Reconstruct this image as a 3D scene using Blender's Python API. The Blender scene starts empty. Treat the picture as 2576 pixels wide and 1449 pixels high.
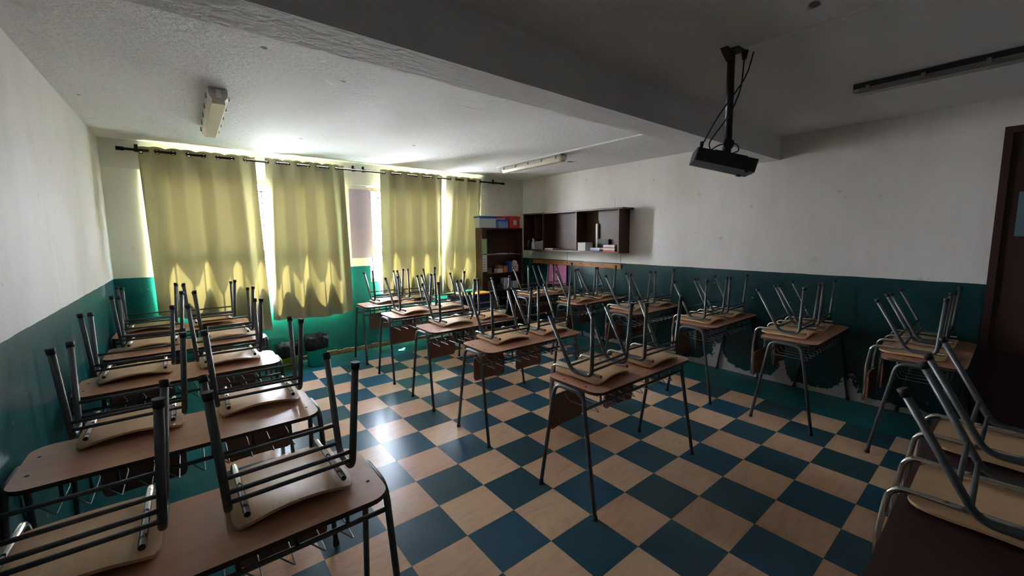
import bpy, math, random
from mathutils import Vector, Matrix

random.seed(7)
SC = bpy.context.scene
COL = SC.collection
PI = math.pi

# ------------------------------------------------------------------ camera
YAW, PITCH, ROLL = 0.6886, -0.1131, -0.0078
cam_d = bpy.data.cameras.new('camera')
cam = bpy.data.objects.new('camera', cam_d)
COL.objects.link(cam)
fwd = Vector((math.sin(YAW) * math.cos(PITCH), math.cos(YAW) * math.cos(PITCH), math.sin(PITCH)))
rgt = Vector((math.cos(YAW), -math.sin(YAW), 0))
up = rgt.cross(fwd)
r2 = math.cos(ROLL) * rgt + math.sin(ROLL) * up
u2 = -math.sin(ROLL) * rgt + math.cos(ROLL) * up
M = Matrix((r2, u2, -fwd)).transposed().to_4x4()
M.translation = Vector((-1.4178, -1.8224, 1.665))
cam.matrix_world = M
cam_d.sensor_fit = 'HORIZONTAL'
cam_d.sensor_width = 36.0
cam_d.lens = 1022.27 / 2576 * 36.0
cam_d.shift_x = -26.1 / 2576
cam_d.shift_y = -15.8 / 2576
cam_d.clip_start = 0.05
SC.camera = cam

# ------------------------------------------------------------------ world, sun, window portals, exposure
W = bpy.data.worlds.new('daylight')
SC.world = W
W.use_nodes = True
wn = W.node_tree
wn.nodes.clear()
w_out = wn.nodes.new('ShaderNodeOutputWorld')
w_bg = wn.nodes.new('ShaderNodeBackground')
w_tc = wn.nodes.new('ShaderNodeTexCoord')
w_sep = wn.nodes.new('ShaderNodeSeparateXYZ')
w_ramp = wn.nodes.new('ShaderNodeValToRGB')
w_map = wn.nodes.new('ShaderNodeMapRange')
w_map.inputs[1].default_value = -1.0
w_map.inputs[2].default_value = 1.0
wn.links.new(w_tc.outputs['Generated'], w_sep.inputs[0])
wn.links.new(w_sep.outputs['Z'], w_map.inputs[0])
wn.links.new(w_map.outputs[0], w_ramp.inputs[0])
wn.links.new(w_ramp.outputs[0], w_bg.inputs[0])
wn.links.new(w_bg.outputs[0], w_out.inputs[0])
cr = w_ramp.color_ramp
cr.elements[0].position = 0.0
cr.elements[0].color = (0.22, 0.22, 0.23, 1)       # sunlit paving outside
cr.elements[1].position = 1.0
cr.elements[1].color = (0.62, 0.78, 1.10, 1)       # clear sky
e = cr.elements.new(0.47); e.color = (0.80, 0.78, 0.80, 1)
e = cr.elements.new(0.53); e.color = (1.20, 1.24, 1.36, 1)
w_az = wn.nodes.new('ShaderNodeMapRange')             # brightness shaped by azimuth, stronger from the left, to balance light on the walls
w_az.interpolation_type = 'SMOOTHSTEP'
for _i, _v in ((1, -0.35), (2, 0.30), (3, 250.0), (4, 62.0)): w_az.inputs[_i].default_value = _v
wn.links.new(w_sep.outputs['X'], w_az.inputs[0])
wn.links.new(w_az.outputs[0], w_bg.inputs[1])

sun_d = bpy.data.lights.new('sun', 'SUN')
sun_d.energy = 1500.0
sun_d.angle = math.radians(0.6)
sun_d.color = (1.0, 0.93, 0.78)
sun = bpy.data.objects.new('sun', sun_d)
COL.objects.link(sun)
_el = math.radians(75.0)
_dir = Vector((0.10, -math.cos(_el), -math.sin(_el))).normalized()   # travel direction of the sunlight
sun.rotation_euler = _dir.to_track_quat('-Z', 'Y').to_euler()
sun.location = (0, 8, 9)

WINS = [(-1.72, 0.17), (0.66, 2.52)]
WZ0, WZ1 = 1.0, 2.385
for (a, b) in WINS:
    pd = bpy.data.lights.new('window_portal', 'AREA')
    pd.shape = 'RECTANGLE'
    pd.size = b - a
    pd.size_y = WZ1 - WZ0
    pd.cycles.is_portal = True
    po = bpy.data.objects.new('window_portal', pd)
    COL.objects.link(po)
    po.location = ((a + b) / 2, 4.47, (WZ0 + WZ1) / 2)
    po.rotation_euler = (-PI / 2, 0, 0)

SC.view_settings.view_transform = 'Standard'
SC.view_settings.look = 'None'
SC.view_settings.gamma = 1.0
SC.view_settings.use_curve_mapping = False
SC.view_settings.exposure = 1.0
SC.cycles.max_bounces = 14
SC.cycles.diffuse_bounces = 9
SC.cycles.sample_clamp_indirect = 40.0
SC.cycles.caustics_reflective = False

# ------------------------------------------------------------------ room numbers
XL, XR, YF, YN, H = -2.04, 3.60, 4.245, -3.9, 2.70
DADO = 1.24
T = 0.33

# ------------------------------------------------------------------ node helpers
def mat(name, color=(0.8, 0.8, 0.8), rough=0.6, metal=0.0, spec=0.5):
    m = bpy.data.materials.new(name)
    m.use_nodes = True
    b = m.node_tree.nodes['Principled BSDF']
    b.inputs['Base Color'].default_value = (*color, 1)
    b.inputs['Roughness'].default_value = rough
    b.inputs['Metallic'].default_value = metal
    b.inputs['Specular IOR Level'].default_value = spec
    return m

class NG:
    """small node graph helper"""
    def __init__(s, m):
        s.m = m; s.nt = m.node_tree; s.b = s.nt.nodes['Principled BSDF']
    def n(s, t, **k):
        x = s.nt.nodes.new(t)
        for a, v in k.items(): setattr(x, a, v)
        return x
    def l(s, a, b): s.nt.links.new(a, b)
    def pos(s):
        g = s.n('ShaderNodeNewGeometry'); return g.outputs['Position']
    def obj(s):
        g = s.n('ShaderNodeTexCoord'); return g.outputs['Object']
    def xyz(s, v):
        x = s.n('ShaderNodeSeparateXYZ'); s.l(v, x.inputs[0]); return x.outputs
    def scale(s, v, sc):
        x = s.n('ShaderNodeMapping'); s.l(v, x.inputs[0]); x.inputs['Scale'].default_value = sc; return x.outputs[0]
    def noise(s, v, sc, det=4.0, rough=0.6, dist=0.0):
        x = s.n('ShaderNodeTexNoise'); s.l(v, x.inputs['Vector'])
        x.inputs['Scale'].default_value = sc; x.inputs['Detail'].default_value = det
        x.inputs['Roughness'].default_value = rough; x.inputs['Distortion'].default_value = dist
        return x.outputs['Fac']
    def math(s, op, a, b=0.0, c=None, clamp=False):
        x = s.n('ShaderNodeMath', operation=op, use_clamp=clamp)
        for i, v in enumerate((a, b) if c is None else (a, b, c)):
            if isinstance(v, (int, float)): x.inputs[i].default_value = v
            else: s.l(v, x.inputs[i])
        return x.outputs[0]
    def rng(s, v, a, b, c=0.0, d=1.0):
        x = s.n('ShaderNodeMapRange'); s.l(v, x.inputs[0])
        for i, q in enumerate((a, b, c, d)): x.inputs[i + 1].default_value = q
        return x.outputs[0]
    def mix(s, f, a, b):
        x = s.n('ShaderNodeMix', data_type='RGBA')
        if isinstance(f, (int, float)): x.inputs[0].default_value = f
        else: s.l(f, x.inputs[0])
        for i, v in ((6, a), (7, b)):
            if isinstance(v, tuple): x.inputs[i].default_value = (*v, 1) if len(v) == 3 else v
            else: s.l(v, x.inputs[i])
        return x.outputs[2]
    def bump(s, h, st=0.3, d=0.01):
        x = s.n('ShaderNodeBump'); x.inputs['Strength'].default_value = st; x.inputs['Distance'].default_value = d
        s.l(h, x.inputs['Height']); s.l(x.outputs[0], s.b.inputs['Normal'])
    def col(s, c): s.l(c, s.b.inputs['Base Color'])
    def rgh(s, c): s.l(c, s.b.inputs['Roughness'])

# ------------------------------------------------------------------ materials
WHITE = (0.76, 0.72, 0.695)
TEAL = (0.009, 0.100, 0.105)

def wall_material(name, peel=None, upper=WHITE, lower=TEAL, streaks=0.35):
    m = mat(name, rough=0.55)
    g = NG(m); p = g.pos(); o = g.xyz(p)
    n1 = g.noise(p, 1.3, 5, 0.65)
    n2 = g.noise(g.scale(p, (2.5, 2.5, 0.6)), 2.0, 4, 0.7)
    sm = g.rng(g.math('MULTIPLY', n1, n2), 0.18, 0.40)
    up_ = g.mix(g.math('MULTIPLY', sm, streaks), upper, (upper[0] * .72, upper[1] * .68, upper[2] * .60))
    fine = g.noise(p, 55, 3, 0.5)
    up_ = g.mix(g.rng(g.noise(p, 9, 2, 0.5), 0.70, 0.78, 0, 0.35), up_, (0.33, 0.28, 0.22))
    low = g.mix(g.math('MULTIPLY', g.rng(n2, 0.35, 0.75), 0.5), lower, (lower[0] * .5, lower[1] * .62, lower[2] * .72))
    chips = g.rng(g.noise(p, 16, 3, 0.6), 0.725, 0.74)
    low = g.mix(chips, low, (0.55, 0.55, 0.50))
    zz = g.math('ADD', o[2], g.math('MULTIPLY', g.noise(p, 6, 3, 0.5), 0.012))
    isup = g.math('GREATER_THAN', zz, DADO + 0.006)
    c = g.mix(isup, low, up_)
    r = g.rng(isup, 0, 1, 0.28, 0.6)
    if peel:
        nz = g.noise(p, 7, 6, 0.7)
        h = g.math('MULTIPLY', nz, 0.12)
        for (yc, wd, am) in peel:
            d = g.math('DIVIDE', g.math('SUBTRACT', o[1], yc), wd)
            gs = g.math('POWER', 2.718, g.math('MULTIPLY', g.math('MULTIPLY', d, d), -1.0))
            h = g.math('ADD', h, g.math('MULTIPLY', g.math('MULTIPLY', gs, am), g.rng(nz, 0.35, 0.60, 0.25, 1.3)))
        pm = g.math('LESS_THAN', o[2], h)
        c = g.mix(pm, c, g.mix(n2, (0.60, 0.55, 0.52), (0.44, 0.40, 0.38)))
        r = g.math('MAXIMUM', r, g.math('MULTIPLY', pm, 0.9))
    g.col(c); g.rgh(r)
    g.bump(g.math('ADD', g.math('MULTIPLY', fine, 0.25), n1), 0.35, 0.012)
    return m

M_WALL = wall_material('wall_paint')
M_WALL_N = wall_material('near_wall_paint', upper=(0.30, 0.28, 0.26))  # upper colour darkened to cut bounced light from this unseen wall
M_WALL_FAR = wall_material('far_wall_paint', upper=(0.76, 0.75, 0.66), lower=(0.008, 0.150, 0.150), streaks=0.25)  # dado teal lightened: the daylight falling on it is put into the colour
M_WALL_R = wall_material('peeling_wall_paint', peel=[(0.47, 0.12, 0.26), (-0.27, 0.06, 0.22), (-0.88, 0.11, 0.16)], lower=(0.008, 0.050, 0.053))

def ceiling_material():
    m = mat('ceiling_paint', rough=0.7)
    g = NG(m); p = g.pos()
    n = g.noise(p, 1.1, 5, 0.7, 0.6)
    mould = g.rng(g.noise(p, 5.5, 6, 0.75), 0.58, 0.75)
    o = g.xyz(p)
    left = g.rng(o[0], -0.2, -1.8)
    c = g.mix(g.math('MULTIPLY', mould, g.math('MULTIPLY', left, 0.5)), (0.76, 0.75, 0.765), (0.34, 0.33, 0.26))
    c = g.mix(g.rng(n, 0.45, 0.8, 0, 0.30), c, (0.60, 0.585, 0.58))
    spots = g.rng(g.noise(p, 3.2, 2, 0.5), 0.745, 0.76)
    c = g.mix(spots, c, (0.12, 0.11, 0.10))
    g.col(c)
    st = g.noise(g.scale(p, (1.0, 9.0, 1.0)), 5, 5, 0.65)
    band = g.math('MULTIPLY', g.rng(o[0], -0.7, -0.3), g.rng(o[0], 1.5, 1.0))
    g.bump(g.math('ADD', g.math('MULTIPLY', g.math('MULTIPLY', st, band), 2.5), g.noise(p, 28, 4, 0.6)), 0.5, 0.018)
    return m
M_CEIL = ceiling_material()

def floor_material():
    m = mat('checkered_floor', rough=0.3)
    g = NG(m); p = g.pos(); o = g.xyz(p)
    ix = g.math('FLOOR', g.math('DIVIDE', o[0], T)); iy = g.math('FLOOR', g.math('DIVIDE', o[1], T))
    par = g.math('FLOORED_MODULO', g.math('ADD', ix, iy), 2.0)      # 1 -> light tile
    inx = g.math('MULTIPLY', g.math('GREATER_THAN', o[0], -4 * T), g.math('LESS_THAN', o[0], 9 * T))
    iny = g.math('LESS_THAN', o[1], 11 * T)
    infield = g.math('MULTIPLY', inx, iny)
    light = g.math('MULTIPLY', par, infield)
    cv = g.n('ShaderNodeCombineXYZ'); g.l(ix, cv.inputs[0]); g.l(iy, cv.inputs[1])
    wn_ = g.n('ShaderNodeTexWhiteNoise', noise_dimensions='3D'); g.l(cv.outputs[0], wn_.inputs[0])
    rv = wn_.outputs['Value']
    # marbling that runs in a direction of its own in each tile
    off = g.n('ShaderNodeVectorMath', operation='ADD'); g.l(p, off.inputs[0])
    sc5 = g.n('ShaderNodeVectorMath', operation='SCALE'); g.l(wn_.outputs['Color'], sc5.inputs[0]); sc5.inputs[3].default_value = 9
    g.l(sc5.outputs[0], off.inputs[1])
    mar = g.noise(g.scale(off.outputs[0], (1.0, 3.2, 1)), 4.5, 5, 0.65, 1.5)
    speck = g.noise(p, 180, 2, 0.6)
    tan = g.mix(rv, (0.68, 0.45, 0.285), (0.62, 0.37, 0.235))
    tan = g.mix(g.rng(mar, 0.45, 0.85, 0, 0.40), tan, (0.30, 0.15, 0.08))
    blu = g.mix(rv, (0.026, 0.088, 0.130), (0.034, 0.074, 0.080))
    blu = g.mix(g.rng(mar, 0.25, 0.95, 0, 0.25), blu, (0.018, 0.060, 0.080))
    brd = g.mix(g.rng(mar, 0.4, 0.7, 0, 0.5), (0.020, 0.150, 0.158), (0.014, 0.100, 0.112))
    dark = g.mix(infield, brd, blu)
    c = g.mix(light, dark, tan)
    c = g.mix(g.rng(speck, 0.55, 0.8, 0, 0.12), c, (0.30, 0.28, 0.25))
    # joints
    fx = g.math('FRACT', g.math('DIVIDE', o[0], T)); fy = g.math('FRACT', g.math('DIVIDE', o[1], T))
    ex = g.math('MINIMUM', fx, g.math('SUBTRACT', 1.0, fx)); ey = g.math('MINIMUM', fy, g.math('SUBTRACT', 1.0, fy))
    jt = g.math('MULTIPLY', g.math('LESS_THAN', g.math('MINIMUM', ex, ey), 0.0045), infield)
    c = g.mix(g.math('MULTIPLY', jt, 0.6), c, (0.10, 0.085, 0.07))
    g.col(c)
    g.b.inputs['Roughness'].default_value = 0.27
    g.b.inputs['Specular IOR Level'].default_value = 0.16
    h = g.math('ADD', g.math('MULTIPLY', g.noise(p, 3.0, 3, 0.6), 1.0), g.math('MULTIPLY', rv, 0.25))
    g.bump(h, 0.04, 0.01)
    return m
M_FLOOR = floor_material()

def wood_material(name, c1, c2, rough=0.4, sc=(1, 8, 8), s=3.0, spec=0.5):
    m = mat(name, rough=rough, spec=spec)
    g = NG(m); p = g.obj()
    oi = g.n('ShaderNodeObjectInfo')
    n = g.noise(g.scale(p, sc), s, 6, 0.65, 1.2)
    c = g.mix(g.rng(n, 0.3, 0.7), c1, c2)
    c = g.mix(g.math('MULTIPLY', oi.outputs['Random'], 0.35), c, (c1[0] * .7, c1[1] * .62, c1[2] * .5))
    g.col(c)
    return m
M_DESK = wood_material('desk_laminate', (0.56, 0.290, 0.175), (0.46, 0.215, 0.125), 0.34, (1.2, 9, 1), 3.5)
M_EDGE = mat('desk_edge', (0.06, 0.028, 0.018), 0.5)
M_PLY = wood_material('plywood_seat', (0.72, 0.46, 0.26), (0.60, 0.35, 0.185), 0.42, (8, 1.0, 1), 3.0)
M_PLYB = wood_material('plywood_back', (0.26, 0.115, 0.070), (0.18, 0.078, 0.050), 0.45, (1.5, 1, 9), 3.0)
M_DARKWOOD = wood_material('dark_wood', (0.085, 0.030, 0.016), (0.045, 0.016, 0.010), 0.38, (1, 1, 6), 2.5)
M_TABLE = wood_material('dark_red_table', (0.050, 0.014, 0.012), (0.035, 0.010, 0.009), 0.5, (1, 8, 1), 2.5)
M_RAIL = wood_material('orange_varnished_wood', (0.50, 0.20, 0.045), (0.36, 0.13, 0.03), 0.35, (1, 1, 9), 3.0)
M_FRAME = wood_material('window_wood', (0.085, 0.062, 0.035), (0.06, 0.042, 0.022), 0.6, (1, 1, 6), 4.0)  # tan wood darkened in colour to offset the strong daylight on it
M_TUBE = mat('grey_steel_tube', (0.14, 0.14, 0.14), 0.42, 0.45)
_g = NG(M_TUBE); _g.col(_g.mix(_g.rng(_g.noise(_g.obj(), 40, 4, .7), .5, .75, 0, .6), (0.105, 0.110, 0.110), (0.062, 0.054, 0.046)))
M_CHROME = mat('worn_chrome', (0.72, 0.70, 0.66), 0.18, 1.0)
M_WIRE = mat('basket_wire', (0.28, 0.29, 0.30), 0.35, 0.7)
M_RUBBER = mat('black_rubber', (0.012, 0.012, 0.013), 0.6)
M_BLACK = mat('black_plastic', (0.010, 0.010, 0.011), 0.45)
M_ROD = mat('dark_grey_rod', (0.03, 0.028, 0.033), 0.85, 0.0, 0.03)
M_LAMP = mat('yellowed_diffuser', (0.62, 0.56, 0.47), 0.25)
M_LAMPB = mat('lamp_housing_grey', (0.42, 0.43, 0.42), 0.5)
M_CONDUIT = mat('white_conduit', (0.72, 0.71, 0.69), 0.45)
M_CLIP = mat('lamp_clip_metal', (0.25, 0.24, 0.22), 0.4, 0.7)
M_BASE = mat('rough_brown_concrete', rough=0.9)
_g = NG(M_BASE); _n = _g.noise(_g.pos(), 22, 6, .75)
_g.col(_g.mix(_g.rng(_n, .35, .65), (0.16, 0.08, 0.05), (0.42, 0.29, 0.22))); _g.bump(_n, .9, .03)
M_PURPLE = mat('lilac_paper', (0.50, 0.36, 0.48), 0.8)
_g = NG(M_PURPLE); _g.col(_g.mix(_g.noise(_g.pos(), 14, 4, .6), (0.60, 0.48, 0.60), (0.52, 0.42, 0.52)))
M_PINK = mat('pink_plastic_sheet', (0.55, 0.16, 0.36), 0.3)
M_GREEN = mat('green_paper', (0.36, 0.55, 0.26), 0.8)
M_PAPER = mat('white_paper', (0.72, 0.71, 0.69), 0.8)
M_RED = mat('red_plastic', (0.55, 0.045, 0.03), 0.35)
M_BLUE = mat('blue_plastic', (0.03, 0.12, 0.50), 0.3)
M_CLEAR = mat('cloudy_plastic', (0.55, 0.60, 0.66), 0.3)
M_BLUEC = mat('blue_cloudy_plastic', (0.22, 0.38, 0.70), 0.3)
M_YELLOW = mat('yellow_card', (0.75, 0.42, 0.02), 0.6)
M_BINT = mat('turquoise_plastic', (0.03, 0.62, 0.52), 0.35)
M_BINY = mat('yellow_plastic', (0.85, 0.70, 0.05), 0.35)
M_BAG = mat('black_bin_bag', (0.020, 0.020, 0.030), 0.25)
_g = NG(M_BAG); _g.bump(_g.noise(_g.obj(), 22, 5, .6, 1.0), .9, .03)
M_ORANGE = mat('orange_paint', (0.6, 0.2, 0.05), 0.5)
M_BROWNB = mat('brown_card', (0.28, 0.17, 0.10), 0.7)
M_NAVY = mat('navy_cloth', (0.015, 0.02, 0.06), 0.8)
M_GREYB = mat('grey_wicker', (0.16, 0.15, 0.13), 0.8)
M_DKGREEN = mat('dark_green_glass', (0.02, 0.07, 0.05), 0.2)
M_CREAM = mat('cream_plastic', (0.60, 0.50, 0.38), 0.4)
M_BAR = mat('security_bar_paint', (0.012, 0.012, 0.014), 0.7)
M_DOORP = mat('blue_grey_pane', (0.10, 0.16, 0.18), 0.15)

def glass_material():
    m = bpy.data.materials.new('window_glass'); m.use_nodes = True
    nt = m.node_tree; nt.nodes.clear()
    o = nt.nodes.new('ShaderNodeOutputMaterial'); mx = nt.nodes.new('ShaderNodeMixShader')
    t = nt.nodes.new('ShaderNodeBsdfTransparent'); t.inputs[0].default_value = (0.93, 0.96, 0.97, 1)
    gl = nt.nodes.new('ShaderNodeBsdfGlossy'); gl.inputs['Roughness'].default_value = 0.03
    mx.inputs[0].default_value = 0.02
    nt.links.new(t.outputs[0], mx.inputs[1]); nt.links.new(gl.outputs[0], mx.inputs[2]); nt.links.new(mx.outputs[0], o.inputs[0])
    return m
M_GLASS = glass_material()

def curtain_material():
    m = bpy.data.materials.new('olive_curtain_fabric'); m.use_nodes = True
    nt = m.node_tree; nt.nodes.clear()
    o = nt.nodes.new('ShaderNodeOutputMaterial'); mx = nt.nodes.new('ShaderNodeMixShader')
    d = nt.nodes.new('ShaderNodeBsdfDiffuse'); t = nt.nodes.new('ShaderNodeBsdfTranslucent')
    d.inputs[0].default_value = (0.43, 0.41, 0.255, 1)
    t.inputs[0].default_value = (0.53, 0.43, 0.155, 1)
    mx.inputs[0].default_value = 0.0050
    wv = nt.nodes.new('ShaderNodeTexNoise'); wv.inputs['Scale'].default_value = 260
    bp = nt.nodes.new('ShaderNodeBump'); bp.inputs['Strength'].default_value = 0.2; bp.inputs['Distance'].default_value = 0.002
    nt.links.new(wv.outputs['Fac'], bp.inputs['Height']); nt.links.new(bp.outputs[0], d.inputs['Normal'])
    nt.links.new(d.outputs[0], mx.inputs[1]); nt.links.new(t.outputs[0], mx.inputs[2]); nt.links.new(mx.outputs[0], o.inputs[0])
    return m
M_CURTAIN = curtain_material()

# ------------------------------------------------------------------ mesh helpers
class MB:
    def __init__(s): s.v = []; s.f = []; s.sm = []; s.mi = []; s.k = 0
    def add(s, vs, fs, smooth=False, mi=0):
        o = len(s.v); s.v += [tuple(x) for x in vs]
        for f in fs: s.f.append(tuple(i + o for i in f)); s.sm.append(smooth); s.mi.append(mi)
        return s
    def box(s, a, b, mi=0):
        (x0, y0, z0), (x1, y1, z1) = a, b
        v = [(x0, y0, z0), (x1, y0, z0), (x1, y1, z0), (x0, y1, z0), (x0, y0, z1), (x1, y0, z1), (x1, y1, z1), (x0, y1, z1)]
        return s.add(v, [(0, 3, 2, 1), (4, 5, 6, 7), (0, 1, 5, 4), (1, 2, 6, 5), (2, 3, 7, 6), (3, 0, 4, 7)], False, mi)
    def cbox(s, c, d, mi=0):
        return s.box([c[i] - d[i] / 2 for i in range(3)], [c[i] + d[i] / 2 for i in range(3)], mi)
    def tube(s, pts, r, n=10, caps=True, mi=0):
        pts = [Vector(p) for p in pts]
        rr = r if isinstance(r, (list, tuple)) else [r] * len(pts)
        t0 = (pts[1] - pts[0]).normalized()
        ref = Vector((0, 0, 1)) if abs(t0.z) < 0.9 else Vector((1, 0, 0))
        nrm = t0.cross(ref).normalized(); vs = []
        for i, p in enumerate(pts):
            if i == 0: t = pts[1] - pts[0]
            elif i == len(pts) - 1: t = pts[-1] - pts[-2]
            else: t = (pts[i + 1] - p).normalized() + (p - pts[i - 1]).normalized()
            t = t.normalized(); nrm = (nrm - t * nrm.dot(t)).normalized(); b = t.cross(nrm)
            for k in range(n):
                a = 2 * PI * k / n
                vs.append(p + (nrm * math.cos(a) + b * math.sin(a)) * rr[i])
        fs = []
        for i in range(len(pts) - 1):
            for k in range(n):
                k2 = (k + 1) % n
                fs.append((i * n + k, i * n + k2, (i + 1) * n + k2, (i + 1) * n + k))
        s.add(vs, fs, True, mi)
        if caps:
            o = len(s.v) - len(vs)
            s.f.append(tuple(o + k for k in reversed(range(n)))); s.sm.append(False); s.mi.append(mi)
            s.f.append(tuple(o + (len(pts) - 1) * n + k for k in range(n))); s.sm.append(False); s.mi.append(mi)
        return s
    def lathe(s, prof, c=(0, 0, 0), n=24, mi=0, sq=1.0):
        vs = []; fs = []
        for (r, z) in prof:
            for k in range(n):
                a = 2 * PI * k / n
                vs.append((c[0] + r * math.cos(a), c[1] + r * math.sin(a) * sq, c[2] + z))
        for i in range(len(prof) - 1):
            for k in range(n):
                k2 = (k + 1) % n
                fs.append((i * n + k, i * n + k2, (i + 1) * n + k2, (i + 1) * n + k))
        return s.add(vs, fs, True, mi)
    def slab(s, outline, z0, z1, mi=0, mside=None):
        """extruded outline (list of xy, counter-clockwise)"""
        n = len(outline)
        vs = [(x, y, z0) for x, y in outline] + [(x, y, z1) for x, y in outline]
        s.add(vs, [tuple(reversed(range(n))), tuple(range(n, 2 * n))], False, mi)
        s.add(vs, [(i, (i + 1) % n, n + (i + 1) % n, n + i) for i in range(n)], False, mi if mside is None else mside)
        return s
    def build(s, name, m, parent=None, loc=None, rot=None):
        me = bpy.data.meshes.new(name)
        me.from_pydata([tuple(v) for v in s.v], [], s.f)
        me.polygons.foreach_set('use_smooth', s.sm)
        ms = m if isinstance(m, (list, tuple)) else [m]
        for q in ms: me.materials.append(q)
        if len(ms) > 1: me.polygons.foreach_set('material_index', s.mi)
        me.update()
        o = bpy.data.objects.new(name, me); COL.objects.link(o)
        if parent: o.parent = parent
        if loc: o.location = loc
        if rot: o.rotation_euler = rot
        return o

def rrect(x0, y0, x1, y1, r, n=6):
    out = []
    for (cx, cy, a0) in ((x1 - r, y0 + r, -PI / 2), (x1 - r, y1 - r, 0), (x0 + r, y1 - r, PI / 2), (x0 + r, y0 + r, PI)):
        for k in range(n + 1):
            a = a0 + PI / 2 * k / n
            out.append((cx + r * math.cos(a), cy + r * math.sin(a)))
    return out

def fillet(pts, r, n=6):
    pts = [Vector(p) for p in pts]
    out = [pts[0]]
    for i in range(1, len(pts) - 1):
        a, b, c = pts[i - 1], pts[i], pts[i + 1]
        d1 = (a - b); d2 = (c - b)
        rr = min(r, d1.length * .48, d2.length * .48)
        p1 = b + d1.normalized() * rr; p2 = b + d2.normalized() * rr
        for k in range(n + 1):
            t = k / n
            out.append(p1 * (1 - t) ** 2 + b * 2 * t * (1 - t) + p2 * t * t)
    out.append(pts[-1])
    return out

def tag(o, label=None, cat=None, group=None, kind=None):
    if label: o['label'] = label
    if cat: o['category'] = cat
    if group: o['group'] = group
    if kind: o['kind'] = kind
    return o

def thing(name, loc, label, cat, group=None, rz=0.0):
    o = bpy.data.objects.new(name, None); COL.objects.link(o)
    o.empty_display_size = 0.1
    o.location = loc; o.rotation_euler = (0, 0, rz)
    return tag(o, label, cat, group)

def kids(o): return [c for c in bpy.data.objects if c.parent == o]

def copy_tree(o, parent=None, tree=None):
    c = o.copy(); COL.objects.link(c)
    c.parent = parent
    for ch in tree[o.name]: copy_tree(ch, c, tree)
    return c

def tree_of(root):
    t = {}
    def rec(o):
        t[o.name] = kids(o)
        for k in t[o.name]: rec(k)
    rec(root); return t

def struct(o): return tag(o, kind='structure')

# ------------------------------------------------------------------ the room
struct(MB().box((XL - .2, YN - .2, -.12), (XR + .2, YF + .2, 0)).build('floor', M_FLOOR))
struct(MB().box((XL - .2, YN - .2, H), (XR + .2, YF + .2, H + .15)).build('ceiling', M_CEIL))
struct(MB().box((XL - .2, YN - .2, 0), (XL, YF, H)).build('wall_left', M_WALL))
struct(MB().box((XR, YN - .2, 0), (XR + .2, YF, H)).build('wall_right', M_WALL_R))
struct(MB().box((XL, YN - .2, 0), (XR, YN, H)).build('wall_near', M_WALL_N))
fw = MB()
xs = [XL - .2, WINS[0][0], WINS[0][1], WINS[1][0], WINS[1][1], XR + .2]
for i in (0, 2, 4): fw.box((xs[i], YF, 0), (xs[i + 1], YF + .2, H))
for i in (1, 3):
    fw.box((xs[i], YF, 0), (xs[i + 1], YF + .2, WZ0))
    fw.box((xs[i], YF, WZ1), (xs[i + 1], YF + .2, H))
struct(fw.build('wall_far', M_WALL_FAR))
struct(MB().box((XL, -.12, 2.45), (XR, .13, H)).build('trim_1', M_CEIL))          # ceiling beam
struct(MB().box((XL, YF - .012, 2.40), (XR, YF, H)).build('trim_2', M_WALL_FAR))    # ring beam over the windows
bs = MB(); random.seed(3)
nseg = 70
for k in range(nseg):
    x0 = XL + (XR - XL) * k / nseg; x1 = XL + (XR - XL) * (k + 1) / nseg
    bs.box((x0, YF - .02 - random.random() * .012, 0), (x1, YF, .05 + random.random() * .018))
struct(bs.build('baseboard_far', M_BASE))

# windows: wooden frame, mid rail, mullions, outer bars, panes
for i, (a, b) in enumerate(WINS):
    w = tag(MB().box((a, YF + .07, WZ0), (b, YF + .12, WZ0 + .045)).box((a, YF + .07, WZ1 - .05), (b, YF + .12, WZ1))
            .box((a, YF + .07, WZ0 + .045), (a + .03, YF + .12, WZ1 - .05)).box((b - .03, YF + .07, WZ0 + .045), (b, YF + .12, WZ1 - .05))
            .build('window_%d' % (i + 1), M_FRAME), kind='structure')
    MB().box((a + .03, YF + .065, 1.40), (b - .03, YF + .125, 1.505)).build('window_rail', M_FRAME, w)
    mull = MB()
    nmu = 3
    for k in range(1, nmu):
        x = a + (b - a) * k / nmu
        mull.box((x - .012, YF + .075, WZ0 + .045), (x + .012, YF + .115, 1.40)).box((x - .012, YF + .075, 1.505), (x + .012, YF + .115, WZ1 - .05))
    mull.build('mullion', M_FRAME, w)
    MB().box((a + .03, YF + .094, WZ0 + .045), (b - .03, YF + .098, WZ1 - .05)).build('glass_pane', M_GLASS, w)
    br = MB()
    x = a + .10
    while x < b - .05:
        br.tube([(x, YF + .17, WZ0), (x, YF + .17, WZ1)], .0085, 6)
        x += .125
    for z in (1.15, 1.83, 2.25): br.tube([(a, YF + .17, z), (b, YF + .17, z)], .0085, 6)
    br.build('security_bars', M_BAR, w)

# door in the right wall
dr = struct(MB().box((XR - .035, -2.75, 0), (XR + .01, -1.69, 2.47)).build('door_1', M_TABLE))
MB().box((XR - .045, -2.15, 1.63), (XR - .03, -1.80, 1.97)).build('door_pane', M_DOORP, dr)
MB().box((XR - .06, -1.735, 0), (XR - .03, -1.69, 2.47)).box((XR - .06, -2.75, 2.42), (XR - .03, -1.735, 2.47)).build('door_frame', M_TABLE, dr)
MB().tube(fillet([(XR - .035, -2.62, 1.02), (XR - .09, -2.62, 1.02), (XR - .09, -2.50, 1.02)], .02), .009).build('door_handle', M_CHROME, dr)

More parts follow.
